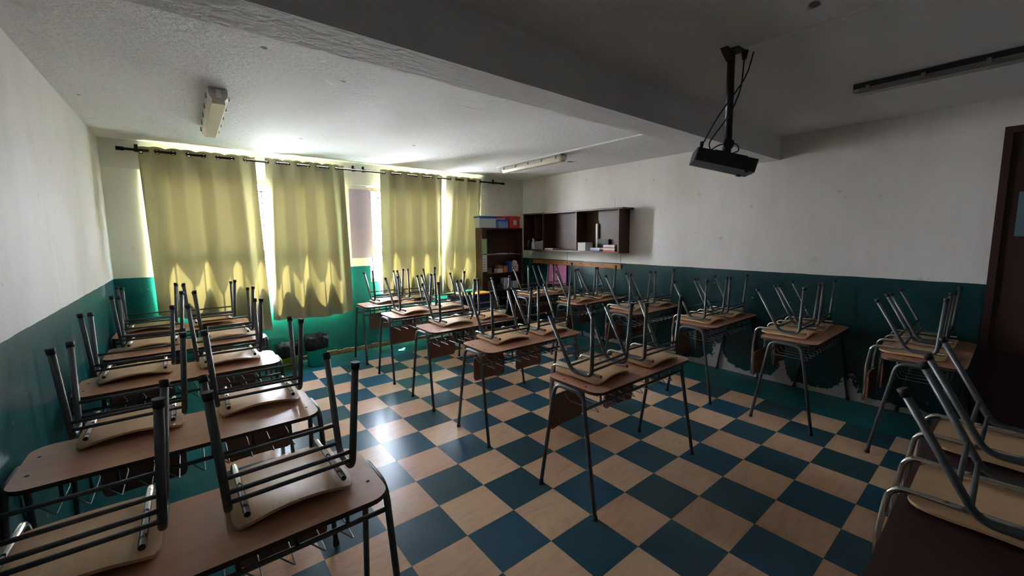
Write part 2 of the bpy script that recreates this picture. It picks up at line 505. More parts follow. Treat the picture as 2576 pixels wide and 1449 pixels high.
# ------------------------------------------------------------------ desks
def make_desk():
    t = thing('school_desk', (0, 0, 0), '', 'desk')
    ol = rrect(-.532, -.22, .532, .22, .07)
    top = MB().slab(ol, .734, .752, 0, 1).build('tabletop', [M_DESK, M_EDGE], t)
    for s in (-1, 1):
        path = fillet([(s * .562, -.235, .012), (s * .545, -.118, .728), (s * .545, .118, .728), (s * .562, .235, .012)], .065, 8)
        f = MB().tube(path, .0125, 10).build('leg_frame', M_TUBE, t)
        for q in (-1, 1):
            MB().tube([(s * .5622, q * .2355, 0), (s * .5615, q * .2315, .028)], [.0165, .0145], 10).build('rubber_foot', M_RUBBER, f)
    for q in (-1, 1):
        rl = MB().tube([(-.547, q * .132, .640), (.547, q * .132, .640)], .0095, 8)
        for k in range(6):
            x = -.40 + .16 * k
            rl.tube([(x, q * .132, .640), (x, q * .132, .736)], .007, 6)
        rl.build('under_rail', M_TUBE, t)
    bk = MB()
    for k in range(10):
        x = -.42 + .093 * k
        bk.tube(fillet([(x - .045, -.132, .634), (x, -.138, .585), (x, .115, .585), (x - .03, .132, .640)], .012, 3), .0028, 5)
    bk.build('book_basket', M_WIRE, t)
    for s in (-1, 1): MB().box((s * .48, -.02, .722) if s > 0 else (-.55, -.02, .722), (.55, .02, .733) if s > 0 else (-.48, .02, .733)).build('bracket', M_TUBE, t)
    for (x, y) in ((-.49, -.09), (-.49, .09), (.49, -.09), (.49, .09)):
        MB().lathe([(0.0, .0022), (.005, .002), (.0075, 0)], (x, y, .752), 10).build('rivet', M_BLACK, t)
    return t

def make_chair():
    """an upturned chair: origin under the front edge of the seat, z = 0 on the desk; y runs to the back rest"""
    t = thing('upturned_chair', (0, 0, 0), '', 'chair')
    # seat: saddled plywood
    nx, ny = 18, 14; wx, dy = .182, .365
    def zf(u, v):
        side = 1 - (2 * u - 1) ** 2
        front = math.exp(-(v / .25) ** 2)
        return .004 + .030 * side * (0.25 + .75 * front) + .010 * math.sin(PI * v) + .012 * max(0, v - .75) / .25
    def pt(u, v, dz):
        # rounded corners
        r = .05; x = (2 * u - 1) * wx; y = v * dy
        cx = max(abs(x) - (wx - r), 0); 
        cy = max(r - y, y - (dy - r), 0)
        if cx > 0 and cy > 0:
            d = math.hypot(cx, cy); m_ = max(cx, cy); k = m_ / d
            sx = 1 if x > 0 else -1
            x = sx * (wx - r + cx * k); y = (r - cy * k) if y < dy / 2 else (dy - r + cy * k)
        return (x, y, zf(u, v) + dz)
    vs = []; fs = []
    for dz in (0, .010):
        for j in range(ny + 1):
            for i in range(nx + 1): vs.append(pt(i / nx, j / ny, dz))
    N = (nx + 1) * (ny + 1); id_ = lambda i, j: j * (nx + 1) + i
    for j in range(ny):
        for i in range(nx):
            a, b, c, d = id_(i, j), id_(i + 1, j), id_(i + 1, j + 1), id_(i, j + 1)
            fs.append((a, d, c, b)); fs.append((N + a, N + b, N + c, N + d))
    st = MB().add(vs, fs, True)
    rim = [id_(i, 0) for i in range(nx + 1)] + [id_(nx, j) for j in range(1, ny + 1)] + [id_(i, ny) for i in range(nx - 1, -1, -1)] + [id_(0, j) for j in range(ny - 1, 0, -1)]
    st.add(vs, [(rim[k], rim[(k + 1) % len(rim)], N + rim[(k + 1) % len(rim)], N + rim[k]) for k in range(len(rim))], False)
    st.build('seat', M_PLY, t)
    # back rest hanging behind the desk
    bv = []; bf = []; nb = 14
    zt, zb = -.205, -.425
    ol = rrect(-.170, zb, .170, zt, .03, 5)
    def yb(x): return .405 + .018 * (1 - (x / .17) ** 2)
    n = len(ol)
    grid = MB()
    nxx, nzz = 14, 6
    def bp(i, j, dd):
        x = -.170 + .34 * i / nxx; z = zb + (zt - zb) * j / nzz; r = .03
        cx = max(abs(x) - (.17 - r), 0); cz = max(zb + r - z, z - (zt - r), 0)
        if cx > 0 and cz > 0:
            k = max(cx, cz) / math.hypot(cx, cz)
            x = math.copysign(.17 - r + cx * k, x); z = (zb + r - cz * k) if z < (zb + zt) / 2 else (zt - r + cz * k)
        return (x, yb(x) + dd, z)
    for dd in (0, .010):
        for j in range(nzz + 1):
            for i in range(nxx + 1): bv.append(bp(i, j, dd))
    NB = (nxx + 1) * (nzz + 1); ib = lambda i, j: j * (nxx + 1) + i
    for j in range(nzz):
        for i in range(nxx):
            a, b, c, d = ib(i, j), ib(i + 1, j), ib(i + 1, j + 1), ib(i, j + 1)
            bf.append((a, b, c, d)); bf.append((NB + a, NB + d, NB + c, NB + b))
    rim = [ib(i, 0) for i in range(nxx + 1)] + [ib(nxx, j) for j in range(1, nzz + 1)] + [ib(i, nzz) for i in range(nxx - 1, -1, -1)] + [ib(0, j) for j in range(nzz - 1, 0, -1)]
    grid.add(bv, bf, True)
    grid.add(bv, [(rim[k], NB + rim[k], NB + rim[(k + 1) % len(rim)], rim[(k + 1) % len(rim)]) for k in range(len(rim))], False)
    grid.build('backrest', M_PLYB, t)
    for s in (-1, 1):
        x = s * .145
        p = fillet([(x, .012, .050), (x, .385, .046), (x, .412, .020), (x * 1.0, .430, -.12), (x * .98, .432, -.41)], .035, 6)
        b = MB().tube(p, .0105, 10).build('back_tube', M_CHROME, t)
        MB().tube([(x, .0105, .0500), (x, .0125, .0500)], .0085, 10).build('tube_end', M_RUBBER, b)
        # side frame : front leg, run under the seat, rear leg
        p = fillet([(s * .212, .030, .452), (s * .188, .052, .052), (s * .188, .205, .052), (s * .210, .392, .405)], .045, 7)
        f = MB().tube(p, .0125, 10).build('leg_frame', M_TUBE, t)
        MB().tube([(s * .2115, .0302, .436), (s * .2130, .0295, .462)], [.0138, .0158], 10).build('rubber_tip', M_RUBBER, f)
        MB().tube([(s * .2095, .3845, .390), (s * .2110, .3965, .414)], [.0138, .0158], 10).build('rubber_tip', M_RUBBER, f)
    for (y, z, r, w) in ((.046, .090, .0078, .19), (.045, .124, .0078, .193), (.222, .084, .0078, .19), (.253, .148, .0078, .194)):
        MB().tube([(-w, y, z), (w, y, z)], r, 8).build('stretcher', M_TUBE, t)
    return t

desk0 = make_desk(); DT = tree_of(desk0)
chair0 = make_chair(); CT = tree_of(chair0)
first = {'d': True, 'c': True}
def place_desk(x, y, rz, label, group):
    if first['d']: o = desk0; first['d'] = False
    else: o = copy_tree(desk0, None, DT)
    o.location = (x, y, 0); o.rotation_euler = (0, 0, rz); tag(o, label, 'desk', group); return o
def place_chair(x, y, z, rz, label, group):
    if first['c']: o = chair0; first['c'] = False
    else: o = copy_tree(chair0, None, CT)
    o.location = (x, y, z); o.rotation_euler = (0, 0, rz); tag(o, label, 'chair', group); return o

ORD5 = ['nearest the camera', 'second from the camera', 'third from the camera', 'fourth from the camera', 'farthest back by the curtains']
ZT = .7525
random.seed(11)
# left row: desk centre, then chairs as (x, y of the seat front, turn)
ROW_A = [
    ((-1.45, -.25), [(-1.725, -.34, .00), (-1.190, -.365, .02)]),
    ((-1.475, .64), [(-1.675, .67, .01), (-1.170, .655, -.02)]),
    ((-1.475, 1.78), [(-1.735, 1.74, .02), (-1.230, 1.715, .00)]),
    ((-1.445, 2.70), [(-1.695, 2.68, -.01), (-1.180, 2.640, .02)]),
    ((-1.480, 3.57), [(-1.745, 3.56, .00), (-1.255, 3.470, .03)]),
]
ROW_B = [
    ((.872, -.141), [(.620, -.275, .07), (1.135, -.315, -.02)]),
    ((.870, .937), [(.700, .860, -.03), (1.200, .850, .02)]),
    ((.855, 1.842), [(.690, 1.760, .00), (1.170, 1.780, -.02)]),
    ((.845, 2.775), [(.640, 2.640, .03), (1.120, 2.670, .00)]),
    ((.850, 3.690), [(.690, 3.600, -.02), (1.170, 3.570, .02)]),
]
ROW_C = [
    ((3.030, -1.460), [(2.800, -1.570, .02), (3.290, -1.580, .00)]),
    ((3.020, -.630), [(2.790, -.740, .00), (3.270, -.750, .03)]),
    ((3.010, .205), [(2.770, .080, -.02), (3.260, .070, .00)]),
    ((3.010, 1.090), [(2.780, 1.000, .02), (3.270, .980, -.01)]),
    ((3.000, 1.990), [(2.780, 1.880, .00), (3.260, 1.900, .02)]),
    ((3.000, 2.900), [(2.740, 2.800, .02), (3.250, 2.790, .00)]),
]
ORDC = ['beside the dark door', 'second from the dark door', 'third from the dark door', 'fourth from the dark door', 'fifth from the dark door', 'next to the corner bookcase']
for rows, ords, rn in ((ROW_A, ORD5, 'left row'), (ROW_B, ORD5, 'middle row'), (ROW_C, ORDC, 'row along the right wall')):
    for k, ((dx, dyy), chs) in enumerate(rows):
        place_desk(dx, dyy, random.uniform(-.008, .008), 'two-seat brown school desk in the %s, %s' % (rn, ords[k]), 'two-seat school desks in three rows')
        for j, (cx, cy, rz) in enumerate(chs):
            side = ('left end', 'right end')[j] if rn != 'row along the right wall' else ('aisle end', 'wall end')[j]
            place_chair(cx, cy, ZT, rz, ('upturned chair, %s of the %s desk %s' % (side, rn.replace(' row', '-row'), ords[k])) if rn != 'row along the right wall' else ('upturned chair, %s of the right-wall desk %s' % (side, ords[k])), 'chairs turned upside down on the desks')

# dark table in the near right foreground
tb = thing('dark_table', (.62, -1.93, 0), 'dark red-brown table at the near right, two upturned chairs on it', 'table')
MB().slab(rrect(-.82, -.30, .82, .30, .05), .722, .750, 0).build('tabletop', M_TABLE, tb)
for sx in (-1, 1):
    for sy in (-1, 1):
        MB().box((sx * .74 - .022, sy * .24 - .022, 0), (sx * .74 + .022, sy * .24 + .022, .722)).build('leg', M_TABLE, tb)
MB().box((-.72, -.255, .64), (.72, -.235, .722)).box((-.72, .235, .64), (.72, .255, .722)).box((-.75, -.22, .64), (-.73, .22, .722)).box((.73, -.22, .64), (.75, .22, .722)).build('apron', M_TABLE, tb)
place_chair(.545, -2.02, .7505, .00, 'upturned chair on the left of the dark foreground table', 'chairs turned upside down on the desks')
place_chair(1.130, -2.02, .7505, -.02, 'upturned chair on the right of the dark foreground table', 'chairs turned upside down on the desks')

# ------------------------------------------------------------------ curtains and rod
ROD_Y, ROD_Z = 4.145, 2.592
rod = thing('curtain_rod', (.6, ROD_Y, ROD_Z), 'long dark metal curtain rod above the windows', 'curtain rod')
MB().tube([(-2.47, 0, 0), (2.45, 0, 0)], .013, 12).build('rod_tube', M_ROD, rod)
for x in (-2.47, 2.45): MB().tube([(x - .03, 0, 0), (x + .03, 0, 0)], .02, 12).build('finial', M_ROD, rod)
for x in (-2.35, -.12, .02, 2.30):
    MB().tube([(x, 0, 0), (x, .09, .03)], .008, 8).cbox((x, .085, .03), (.03, .015, .08)).tube([(x, -.005, -.0), (x, .0, .0)], .021, 10).build('bracket', M_ROD, rod)

def make_curtain(x0t, x1t, x0b, x1b, zb0, zb1, waves, phase, label, drape=0.0, seed=0, holes_from=0):
    rnd = random.Random(seed)
    root = thing('curtain', ((x0t + x1t) / 2, ROD_Y, ROD_Z), label, 'curtain', 'olive eyelet curtains on the long rod')
    ox, oz = root.location.x, root.location.z
    nu, nz = waves * 28, 74
    ztop = ROD_Z + .05
    amp2 = [rnd.uniform(-1, 1) for _ in range(6)]
    def P(u, v):
        xt = x0t + (x1t - x0t) * u; xb = x0b + (x1b - x0b) * u
        zb = zb0 + (zb1 - zb0) * u + .018 * math.sin(5 * u + seed)
        x = xt * (1 - v) + xb * v
        a = (.026 + .022 * min(1, v / .22)) * (1 - .15 * v)
        ph = 2 * PI * waves * u + phase
        y = ROD_Y + a * math.sin(ph + .5 * v * math.sin(3 * u + seed)) 
        y += v * (.018 * math.sin(2 * PI * waves * .5 * u + amp2[0] * 3) + .014 * math.sin(2 * PI * waves * 1.5 * u * (1 + .1 * v) + amp2[1] * 3))
        x += .010 * math.sin(2 * ph) * (1 - v)
        z = ztop + (zb - ztop) * v
        if drape and v > .80: y -= drape * ((v - .80) / .2) ** 1.5; 
        ztop_off = -.006 * (1 - math.cos(2 * ph)) * (1 - min(1, v * 12))
        if seed == 1: y += .085 * max(0, 1 - u / .12) ** 1.3
        if seed == 4: y += .055 * max(0, (u - .86) / .14) ** 1.5
        return Vector((x, min(y, YF - .016), z + ztop_off))
    # uneven rows: dense at the eyelets
    vv = []
    for j in range(nz + 1):
        vv.append(j / 18 * .055 if j <= 18 else .055 + (j - 18) / (nz - 18) * .945)
    G = [[P(i / nu, v) for i in range(nu + 1)] for v in vv]
    # eyelets where the cloth crosses the rod
    ey = []
    for k in range(-1, 2 * waves + 2):
        u = (k * PI - phase) / (2 * PI * waves)
        if .008 < u < .995: ey.append(u)
    cents = []
    for u in ey:
        i = min(nu - 1, max(0, int(u * nu)))
        best = min(range(nz), key=lambda j: abs(P(u, vv[j]).z - ROD_Z))
        c = P(u, vv[best]); c.z = ROD_Z
        tng = (P(min(1, u + .004), vv[best]) - P(max(0, u - .004), vv[best])); tng.z = 0
        cents.append((c, tng.normalized()))
    vs = []; idx = {}
    fs = []
    mb = MB()
    for row in G:
        for p in row: vs.append(p - Vector((ox, ROD_Y, oz)))
    for j in range(nz):
        for i in range(nu):
            c = (G[j][i] + G[j + 1][i + 1]) / 2
            if j <= 18 and any((c - q[0]).length < .020 for q in cents): continue
            fs.append((j * (nu + 1) + i, (j + 1) * (nu + 1) + i, (j + 1) * (nu + 1) + i + 1, j * (nu + 1) + i + 1))
    mb.add(vs, fs, True)
    mb.build('cloth', M_CURTAIN, root)
    for (c, tg) in cents:
        ring = []
        for k in range(17):
            a = 2 * PI * k / 16
            ring.append(c - Vector((ox, ROD_Y, oz)) + tg * math.cos(a) * .023 + Vector((0, 0, 1)) * math.sin(a) * .023)
        MB().tube(ring, .0042, 6, caps=False).build('eyelet', M_ROD, root)
    return root

make_curtain(-1.735, -.684, -1.715, -.646, .80, .49, 4, 2.6, 'widest olive curtain, at the far left by the corner', seed=1)
make_curtain(-.585, .338, -.626, .373, .60, .60, 4, 2.8, 'olive curtain hanging behind the two waste bins', seed=2)
make_curtain(.853, 1.857, .803, 1.794, .74, .68, 4, 2.2, 'olive curtain between the lilac paper and the narrow curtain', seed=3)
make_curtain(1.940, 2.655, 1.800, 2.500, .70, .74, 3, 2.0, 'narrow gathered olive curtain next to the dark bookcase', seed=4)

# lilac paper on the pier between the windows
tag(MB().box((.40, YF - .020, 1.36), (.715, YF - .0125, 2.34)).build('wall_paper_sheet', M_PURPLE), 'plain lilac sheet pinned between the two windows', 'poster')

# ------------------------------------------------------------------ ceiling lamps and conduits
def lamp_y(name_label, x, y0, y1, cat='ceiling lamp', group='long fluorescent battens on the ceiling', mh=None, md=None, hs=1.0):
    L = y1 - y0
    t = thing('ceiling_batten_lamp', (x, (y0 + y1) / 2, H), name_label, cat, group)
    prof = [(-.050, -.035), (-.065, -.030), (-.065, -.010), (.065, -.010), (.065, -.030), (.050, -.035)]
    MB().box((-.055, -L / 2, -.045), (.055, L / 2, -.004)).build('housing', mh or M_LAMPB, t)
    # diffuser: trapezoid trough with chamfered ends
    sec = [(-.064, -.040), (-.058, -.070), (-.040, -.100), (.040, -.100), (.058, -.070), (.064, -.040)]
    ys = [(-L / 2 - .004, .86, .0), (-L / 2 + .03, 1.0, 1.0), (L / 2 - .03, 1.0, 1.0), (L / 2 + .004, .86, .0)]
    vs = []; fs = []
    for (yy, sx, k) in ys:
        for (a, b) in sec: vs.append((a * sx, yy, -.040 + (b + .040) * hs * (0.72 + .28 * k)))
    n = len(sec)
    for i in range(3):
        for k in range(n - 1): fs.append((i * n + k, i * n + k + 1, (i + 1) * n + k + 1, (i + 1) * n + k))
        fs.append((i * n + n - 1, i * n, (i + 1) * n, (i + 1) * n + n - 1))
    fs.append(tuple(reversed(range(n)))); fs.append(tuple(3 * n + k for k in range(n)))
    MB().add(vs, fs, False).build('diffuser', md or M_LAMP, t)
    for k in range(5):
        y = -L / 2 + .08 + (L - .16) * k / 4
        for s in (-1, 1): MB().box((s * .066 - .004, y - .010, -.062), (s * .066 + .004, y + .010, -.028)).build('clip', M_CLIP, t)
    return t
lp = lamp_y('yellowed batten lamp on the ceiling above the left row', -1.165, 1.80, 3.10)
# loose flap at its near end
MB().add([(-.012, -.66, -.01), (.012, -.665, -.012), (.018, -.70, -.075), (-.016, -.71, -.080), (0, -.69, -.03)], [(0, 1, 4), (1, 2, 4), (2, 3, 4), (3, 0, 4)], True).build('loose_strip', M_CONDUIT, lp)
lamp_y('pale batten lamp beside a white conduit, near the right wall', 2.375, 1.94, 3.20)
lamp_y('shade-darkened batten lamp on the near side of the beam', 2.335, -2.26, -1.00, mh=M_BLACK, md=M_CLIP, hs=.45)  # dark channel plus its shade, both put into the dark materials
tag(MB().box((2.292, .13, H - .016), (2.312, 3.30, H)).build('cable_conduit', M_CONDUIT), 'straight white conduit on the ceiling beyond the beam', 'conduit')
tag(MB().box((1.085, -1.9, H - .010), (1.100, -.78, H)).build('cable_conduit', M_CONDUIT), 'thin white conduit on the ceiling behind the projector mount', 'conduit')

# ------------------------------------------------------------------ projector
pr = thing('projector', (1.073, -.693, H), 'black projector hanging from the ceiling in front of the beam', 'projector')
MB().box((-.05, -.06, -.012), (.03, .03, 0)).add([(-.10, -.02, -.002), (-.10, .02, -.002), (-.015, .02, -.055), (-.015, -.02, -.055), (-.015, .02, -.002), (-.015, -.02, -.002)], [(0, 1, 2, 3), (0, 3, 5), (1, 4, 2), (0, 5, 4, 1)]).build('ceiling_plate', M_BLACK, pr)
MB().tube([(0, 0, 0), (.010, 0, -.50)], .0205, 14).build('drop_pole', M_BLACK, pr)
MB().tube([(.010, 0, -.485), (-.010, 0, -.575)], [.022, .026], 12).tube([(-.02, -.02, -.515), (.055, .02, -.515)], .028, 14).build('swivel_joint', M_BLACK, pr)
ang = math.atan2(-.80, .60)
tilt = math.radians(15)
body = MB()
body.slab(rrect(-.165, -.10, .165, .10, .012, 3), -.036, .036)
bo = body.build('body', M_BLACK, pr, (-.015, -.015, -.622), None)
bo.rotation_mode = 'XYZ'
bo.matrix_local = Matrix.Translation((-.030, .010, -.618)) @ Matrix.Rotation(ang, 4, 'Z') @ Matrix.Rotation(tilt, 4, 'Y')
MB().slab(rrect(-.07, -.08, .11, .08, .01, 2), .036, .045).build('top_cover', M_BLACK, bo)
MB().tube([(.160, .03, .0), (.180, .03, .0)], .027, 18).build('lens', M_BLACK, bo)
MB().box((.11, -.09, -.044), (.135, -.065, -.036)).box((.11, .065, -.044), (.135, .09, -.036)).build('foot', M_BLACK, bo)
def lc_(pts): return [(a - 1.073, b + .693, c - H) for a, b, c in pts]
MB().tube(fillet(lc_([(1.167, -.775, H - .004), (1.13, -.76, 2.56), (.99, -.66, 2.32), (.945, -.60, 2.165)]), .08, 8), .0042, 6).tube(lc_([(.950, -.606, 2.20), (.945, -.60, 2.160)]), .011, 8).build('signal_cable', M_BLACK, pr)
MB().tube(lc_([(1.125, -.745, H), (1.122, -.744, 2.655)]), [.020, .012], 8).tube(fillet(lc_([(1.122, -.744, 2.66), (1.115, -.74, 2.50), (1.06, -.715, 2.36), (.975, -.63, 2.19), (.985, -.64, 2.145)]), .06, 8), .0042, 6).build('power_cable', M_BLACK, pr)
MB().tube(fillet(lc_([(.985, -.64, 2.150), (1.03, -.67, 2.185), (1.12, -.73, 2.19), (1.13, -.74, 2.15), (1.06, -.72, 2.125)]), .03, 6), .0038, 6).build('looped_cable', M_BLACK, pr)

# ------------------------------------------------------------------ wall shelf unit (open cabinet) on the right wall
SX = XR - .25
cb = thing('wall_cabinet', (XR, 2.86, 1.40), 'dark wooden open cabinet hung on the right wall', 'cabinet')
def cbx(name, a, b, m=M_DARKWOOD, **k):
    return MB().box((a[0] - XR, a[1] - 2.86, a[2] - 1.40), (b[0] - XR, b[1] - 2.86, b[2] - 1.40)).build(name, m, cb)
cy0, cy1 = 1.80, 3.93
cbx('back_panel', (XR - .012, cy0, 1.42), (XR, cy1, 2.03))
cbx('bottom_board', (SX, cy0, 1.40), (XR, cy1, 1.422))
cbx('top_board', (SX - .012, cy0 - .07, 2.03), (XR, cy1, 2.052))
cbx('side_panel', (SX, cy0, 1.422), (XR - .012, cy0 + .022, 2.03))
cbx('side_panel', (SX, cy1 - .022, 1.422), (XR - .012, cy1, 2.03))
cbx('divider', (SX, 2.62, 1.422), (XR - .012, 2.640, 2.03))
cbx('divider', (SX, 3.39, 1.422), (XR - .012, 3.410, 2.03))
cbx('divider', (SX + .02, 3.64, 1.65), (XR - .012, 3.655, 2.03))
for (y, h) in ((4.0, .12), (3.62, .05), (2.93, .045), (2.25, .045), (1.93, .14)):
    tag(MB().tube([(SX + .06, y if y < 3.9 else 3.90, 2.05), (SX + .06, y if y < 3.9 else 3.90, 2.052 + h)], .004, 6).build('cabinet_hook', M_CONDUIT), 'small pale hook on top of the wall cabinet at %s' % {4.0: 'its corner end', 3.62: 'the red card', 2.93: 'its middle', 2.25: 'the right shelf', 1.93: 'its free end, tall'}[y], 'hook', 'hooks on top of the wall cabinet')

def stack(y0, y1, z0, items, x0, dx, nm, lab):
    z = z0
    for i, (h, m, s, l) in enumerate(items):
        tag(MB().box((x0 + s, y0 + s * .6, z), (x0 + dx + s, y1 + s * .5, z + h - .0006)).build(nm, m), l, 'book' if nm == 'book' else 'papers', lab)
        z += h
stack(2.44, 2.60, 1.4225, [(.026, M_PAPER, .004, 'lowest white book of the tall stack in the wall cabinet'), (.024, M_PAPER, .0, 'second white book up in the tall stack in the wall cabinet'),
    (.030, M_PAPER, .006, 'middle thick book of the tall stack in the wall cabinet'), (.022, M_PAPER, .002, 'book under the topmost in the tall cabinet stack'), (.026, M_PAPER, .0, 'topmost white book of the tall stack in the wall cabinet')], SX + .01, .17, 'book', 'white books in the wall cabinet')
stack(2.16, 2.34, 1.4225, [(.022, M_BLUE, .0, 'blue book at the bottom of the low middle stack'), (.026, M_PAPER, .004, 'white book on the blue book in the wall cabinet')], SX + .01, .17, 'book', 'books of the low middle stack')
stack(1.88, 2.09, 1.4225, [(.022, M_RED, .0, 'red book at the bottom of the right stack'), (.026, M_PAPER, .004, 'white book on the lowest red book'), (.014, M_RED, .0, 'thin red book in the middle of the right stack'), (.034, M_PAPER, .005, 'topmost white book of the right stack')], SX + .01, .17, 'book', 'books of the right stack')
stack(3.17, 3.37, 1.4225, [(.012, M_BROWNB, .0, 'thin brown folder on the left cabinet shelf'), (.010, M_PAPER, .004, 'loose white papers on the thin brown folder')], SX + .01, .15, 'folder', 'papers in the left cabinet shelf')
tag(MB().box((SX + .20, 2.365, 1.4225), (SX + .228, 2.395, 1.84)).build('tall_folder', M_PAPER), 'tall thin white folder standing behind the book stacks', 'folder')
tag(MB().box((SX + .195, 2.14, 1.4225), (SX + .232, 2.355, 1.60)).build('dark_box', M_BLACK), 'dark box behind the low middle book stack', 'box')
# left end of the cabinet: bottles, basket, red card
tag(MB().box((SX + .195, 3.455, 1.74), (SX + .2, 3.61, 2.0)).build('red_card', M_RED), 'red card with a pale oval face shape in the cabinet', 'card')
rc = bpy.data.objects['red_card']
ov = MB(); ring = [(SX + .193, 3.533 + .05 * math.cos(2 * PI * k / 20), 1.885 + .062 * math.sin(2 * PI * k / 20)) for k in range(21)]
ov.tube(ring, .005, 5, caps=False)
for dyq in (-.015, .015): ov.tube([(SX + .193, 3.533 + dyq, 1.865), (SX + .193, 3.533 + dyq, 1.905)], .005, 5)
ov.build('pale_drawing', M_PAPER, rc)
bk = thing('wicker_basket', (SX + .09, 3.52, 1.4225), 'grey wicker basket beside the plastic bottles in the cabinet', 'basket')
MB().slab(rrect(-.08, -.10, .08, .10, .02, 3), 0, .006).build('base', M_GREYB, bk)
bw = MB()
for (a, b) in (((-.08, -.10), (.08, -.094)), ((-.08, .094), (.08, .10)), ((-.08, -.094), (-.074, .094)), ((.074, -.094), (.08, .094))): bw.box((a[0], a[1], .006), (b[0], b[1], .14))
bw.build('wall', M_GREYB, bk)
tag(MB().lathe([(0, 0), (.045, .01), (.055, .04), (.045, .08), (.015, .10), (0, .10)], (SX + .10, 3.53, 1.475), 16).build('cream_ball', M_CREAM), 'cream rounded jar sitting in the grey wicker basket', 'jar')
def bottle(x, y, z, h, r, m, lab, capm=M_PAPER):
    t = thing('bottle', (x, y, z), lab, 'bottle', 'bottles in the wall cabinet')
    MB().lathe([(0, 0), (r, 0), (r, h * .55), (r * .8, h * .68), (r * .35, h * .78), (r * .35, h * .9)], n=14).build('body', m, t)
    MB().lathe([(r * .42, h * .88), (r * .42, h), (0, h)], n=12).build('cap', capm, t)
bottle(SX + .05, 3.845, 1.4225, .15, .030, M_DKGREEN, 'small green bottle at the left end of the cabinet')
bottle(SX + .10, 3.780, 1.4225, .19, .032, M_BLUEC, 'pale blue bottle with a white cap, middle of the three')
bottle(SX + .05, 3.705, 1.4225, .17, .036, M_CLEAR, 'cloudy white bottle next to the grey basket')
tag(MB().lathe([(0, 0), (.045, 0), (.052, .16), (.048, .17), (0, .17)], (SX + .185, 3.80, 1.4225), 18).build('plastic_tub', M_DKGREEN), 'dark green tub behind the bottles in the cabinet', 'tub')

# coat rail, cords, pink sheet
rl = thing('coat_rail', (XR, 2.93, 1.19), 'orange varnished coat rail with hooks on the right wall', 'coat rail')
MB().box((-.022, -1.0, -.036), (0, 1.0, .034)).build('board', M_RAIL, rl)
for k in range(9):
    y = -.9 + 1.8 * k / 8
    MB().tube(fillet([(-.022, y, .012), (-.055, y, .005), (-.062, y, .028)], .012, 4), .0045, 6).build('coat_hook', M_CHROME, rl)
tag(MB().tube([(XR - .03, 3.04, 1.405), (XR - .026, 3.04, 1.19)], .0035, 6).build('hanging_cord', M_BROWNB), 'cord from the middle of the cabinet down to the coat rail', 'cord')
tag(MB().tube([(XR - .03, 1.93, 1.405), (XR - .026, 1.93, 1.19)], .0035, 6).build('hanging_cord', M_BROWNB), 'cord from the free end of the cabinet to the coat rail', 'cord')
pk = MB(); nn = 16; vs = []
for dz in (0, .004):
    for j in range(9):
        for i in range(nn + 1):
            vs.append((XR - .035 + .008 * math.sin(i * 1.1 + j * .2) + dz, 3.05 + .46 * i / nn, .80 + .352 * j / 8))
fs = []; NN = 9 * (nn + 1)
for j in range(8):
    for i in range(nn):
        a = j * (nn + 1) + i; fs += [(a, a + 1, a + nn + 2, a + nn + 1), (NN + a + nn + 1, NN + a + nn + 2, NN + a + 1, NN + a)]
tag(pk.add(vs, fs, True).build('pink_sheet', M_PINK), 'pink plastic sheet hanging below the coat rail', 'sheet')

# ------------------------------------------------------------------ corner bookcase with clutter
bc = thing('corner_bookcase', (2.84, 4.07, 0), 'tall dark open bookcase in the far right corner', 'bookcase')
bx0, bx1, by0, by1 = 2.40, 3.28, 3.87, 4.065
def bb(name, a, b, m=M_DARKWOOD): return MB().box((a[0] - 2.84, a[1] - 4.07, a[2]), (b[0] - 2.84, b[1] - 4.07, b[2])).build(name, m, bc)
bb('side_panel', (bx0, by0, 0), (bx0 + .10, by1, 1.80)); bb('side_panel', (bx1 - .02, by0, 0), (bx1, by1, 1.80))
bb('back_panel', (bx0 + .10, by1 - .015, 0), (bx1 - .02, by1, 1.80))
bb('top_board', (bx0 + .10, by0, 1.775), (bx1 - .02, by1 - .015, 1.80))
SH = (.06, .42, .72, 1.02, 1.34)
for z in SH: bb('shelf', (bx0 + .10, by0 + .01, z - .02), (bx1 - .02, by1 - .015, z))
tag(MB().box((bx0 + .004, by0 - .004, 1.36), (bx0 + .096, by0 - .0005, 1.615)).build('green_sheet', M_GREEN), 'green sheet stuck to the front edge of the bookcase', 'paper')
ls = tag(MB().box((bx0 + .006, by0 - .004, 1.06), (bx0 + .092, by0 - .0005, 1.345)).build('list_sheet', M_PAPER), 'white written list below the green sheet on the bookcase', 'paper')
wr = MB()
for k in range(6):
    z = 1.32 - .045 * k
    wr.box((bx0 + .018, by0 - .0048, z - .006), (bx0 + .055 + .02 * (k % 2), by0 - .0040, z))
wr.build('writing', M_BAR, ls)

def crate(x0, x1, y0, z, h, body_m, lid_m, lab, name='storage_box', dp=.17):
    t = thing(name, ((x0 + x1) / 2, y0 + dp / 2 + .01, z), lab, 'box', 'plastic boxes on top of the bookcase')
    w = (x1 - x0) / 2
    MB().slab(rrect(-w + .012, -dp / 2 + .01, w - .012, dp / 2 - .01, .02, 3), 0, h - .028).build('body', body_m, t)
    MB().slab(rrect(-w, -dp / 2, w, dp / 2, .02, 3), h - .028, h).slab(rrect(-w + .03, -dp / 2 + .03, w - .03, dp / 2 - .03, .02, 3), h, h + .008).build('lid', lid_m, t)
    return t
crate(2.36, 2.74, 3.885, 1.8005, .190, M_CLEAR, M_BLUE, 'cloudy storage box with a blue lid, on the bookcase by the curtain')
cz = crate(2.755, 2.995, 3.875, 1.8005, .140, M_BLUEC, M_BLUE, 'smaller blue-lidded box in front on the bookcase', dp=.11)
t2 = thing('storage_box', (2.872, 4.035, 1.8005), 'box with a flat red lid behind the smaller blue box', 'box', 'plastic boxes on top of the bookcase')
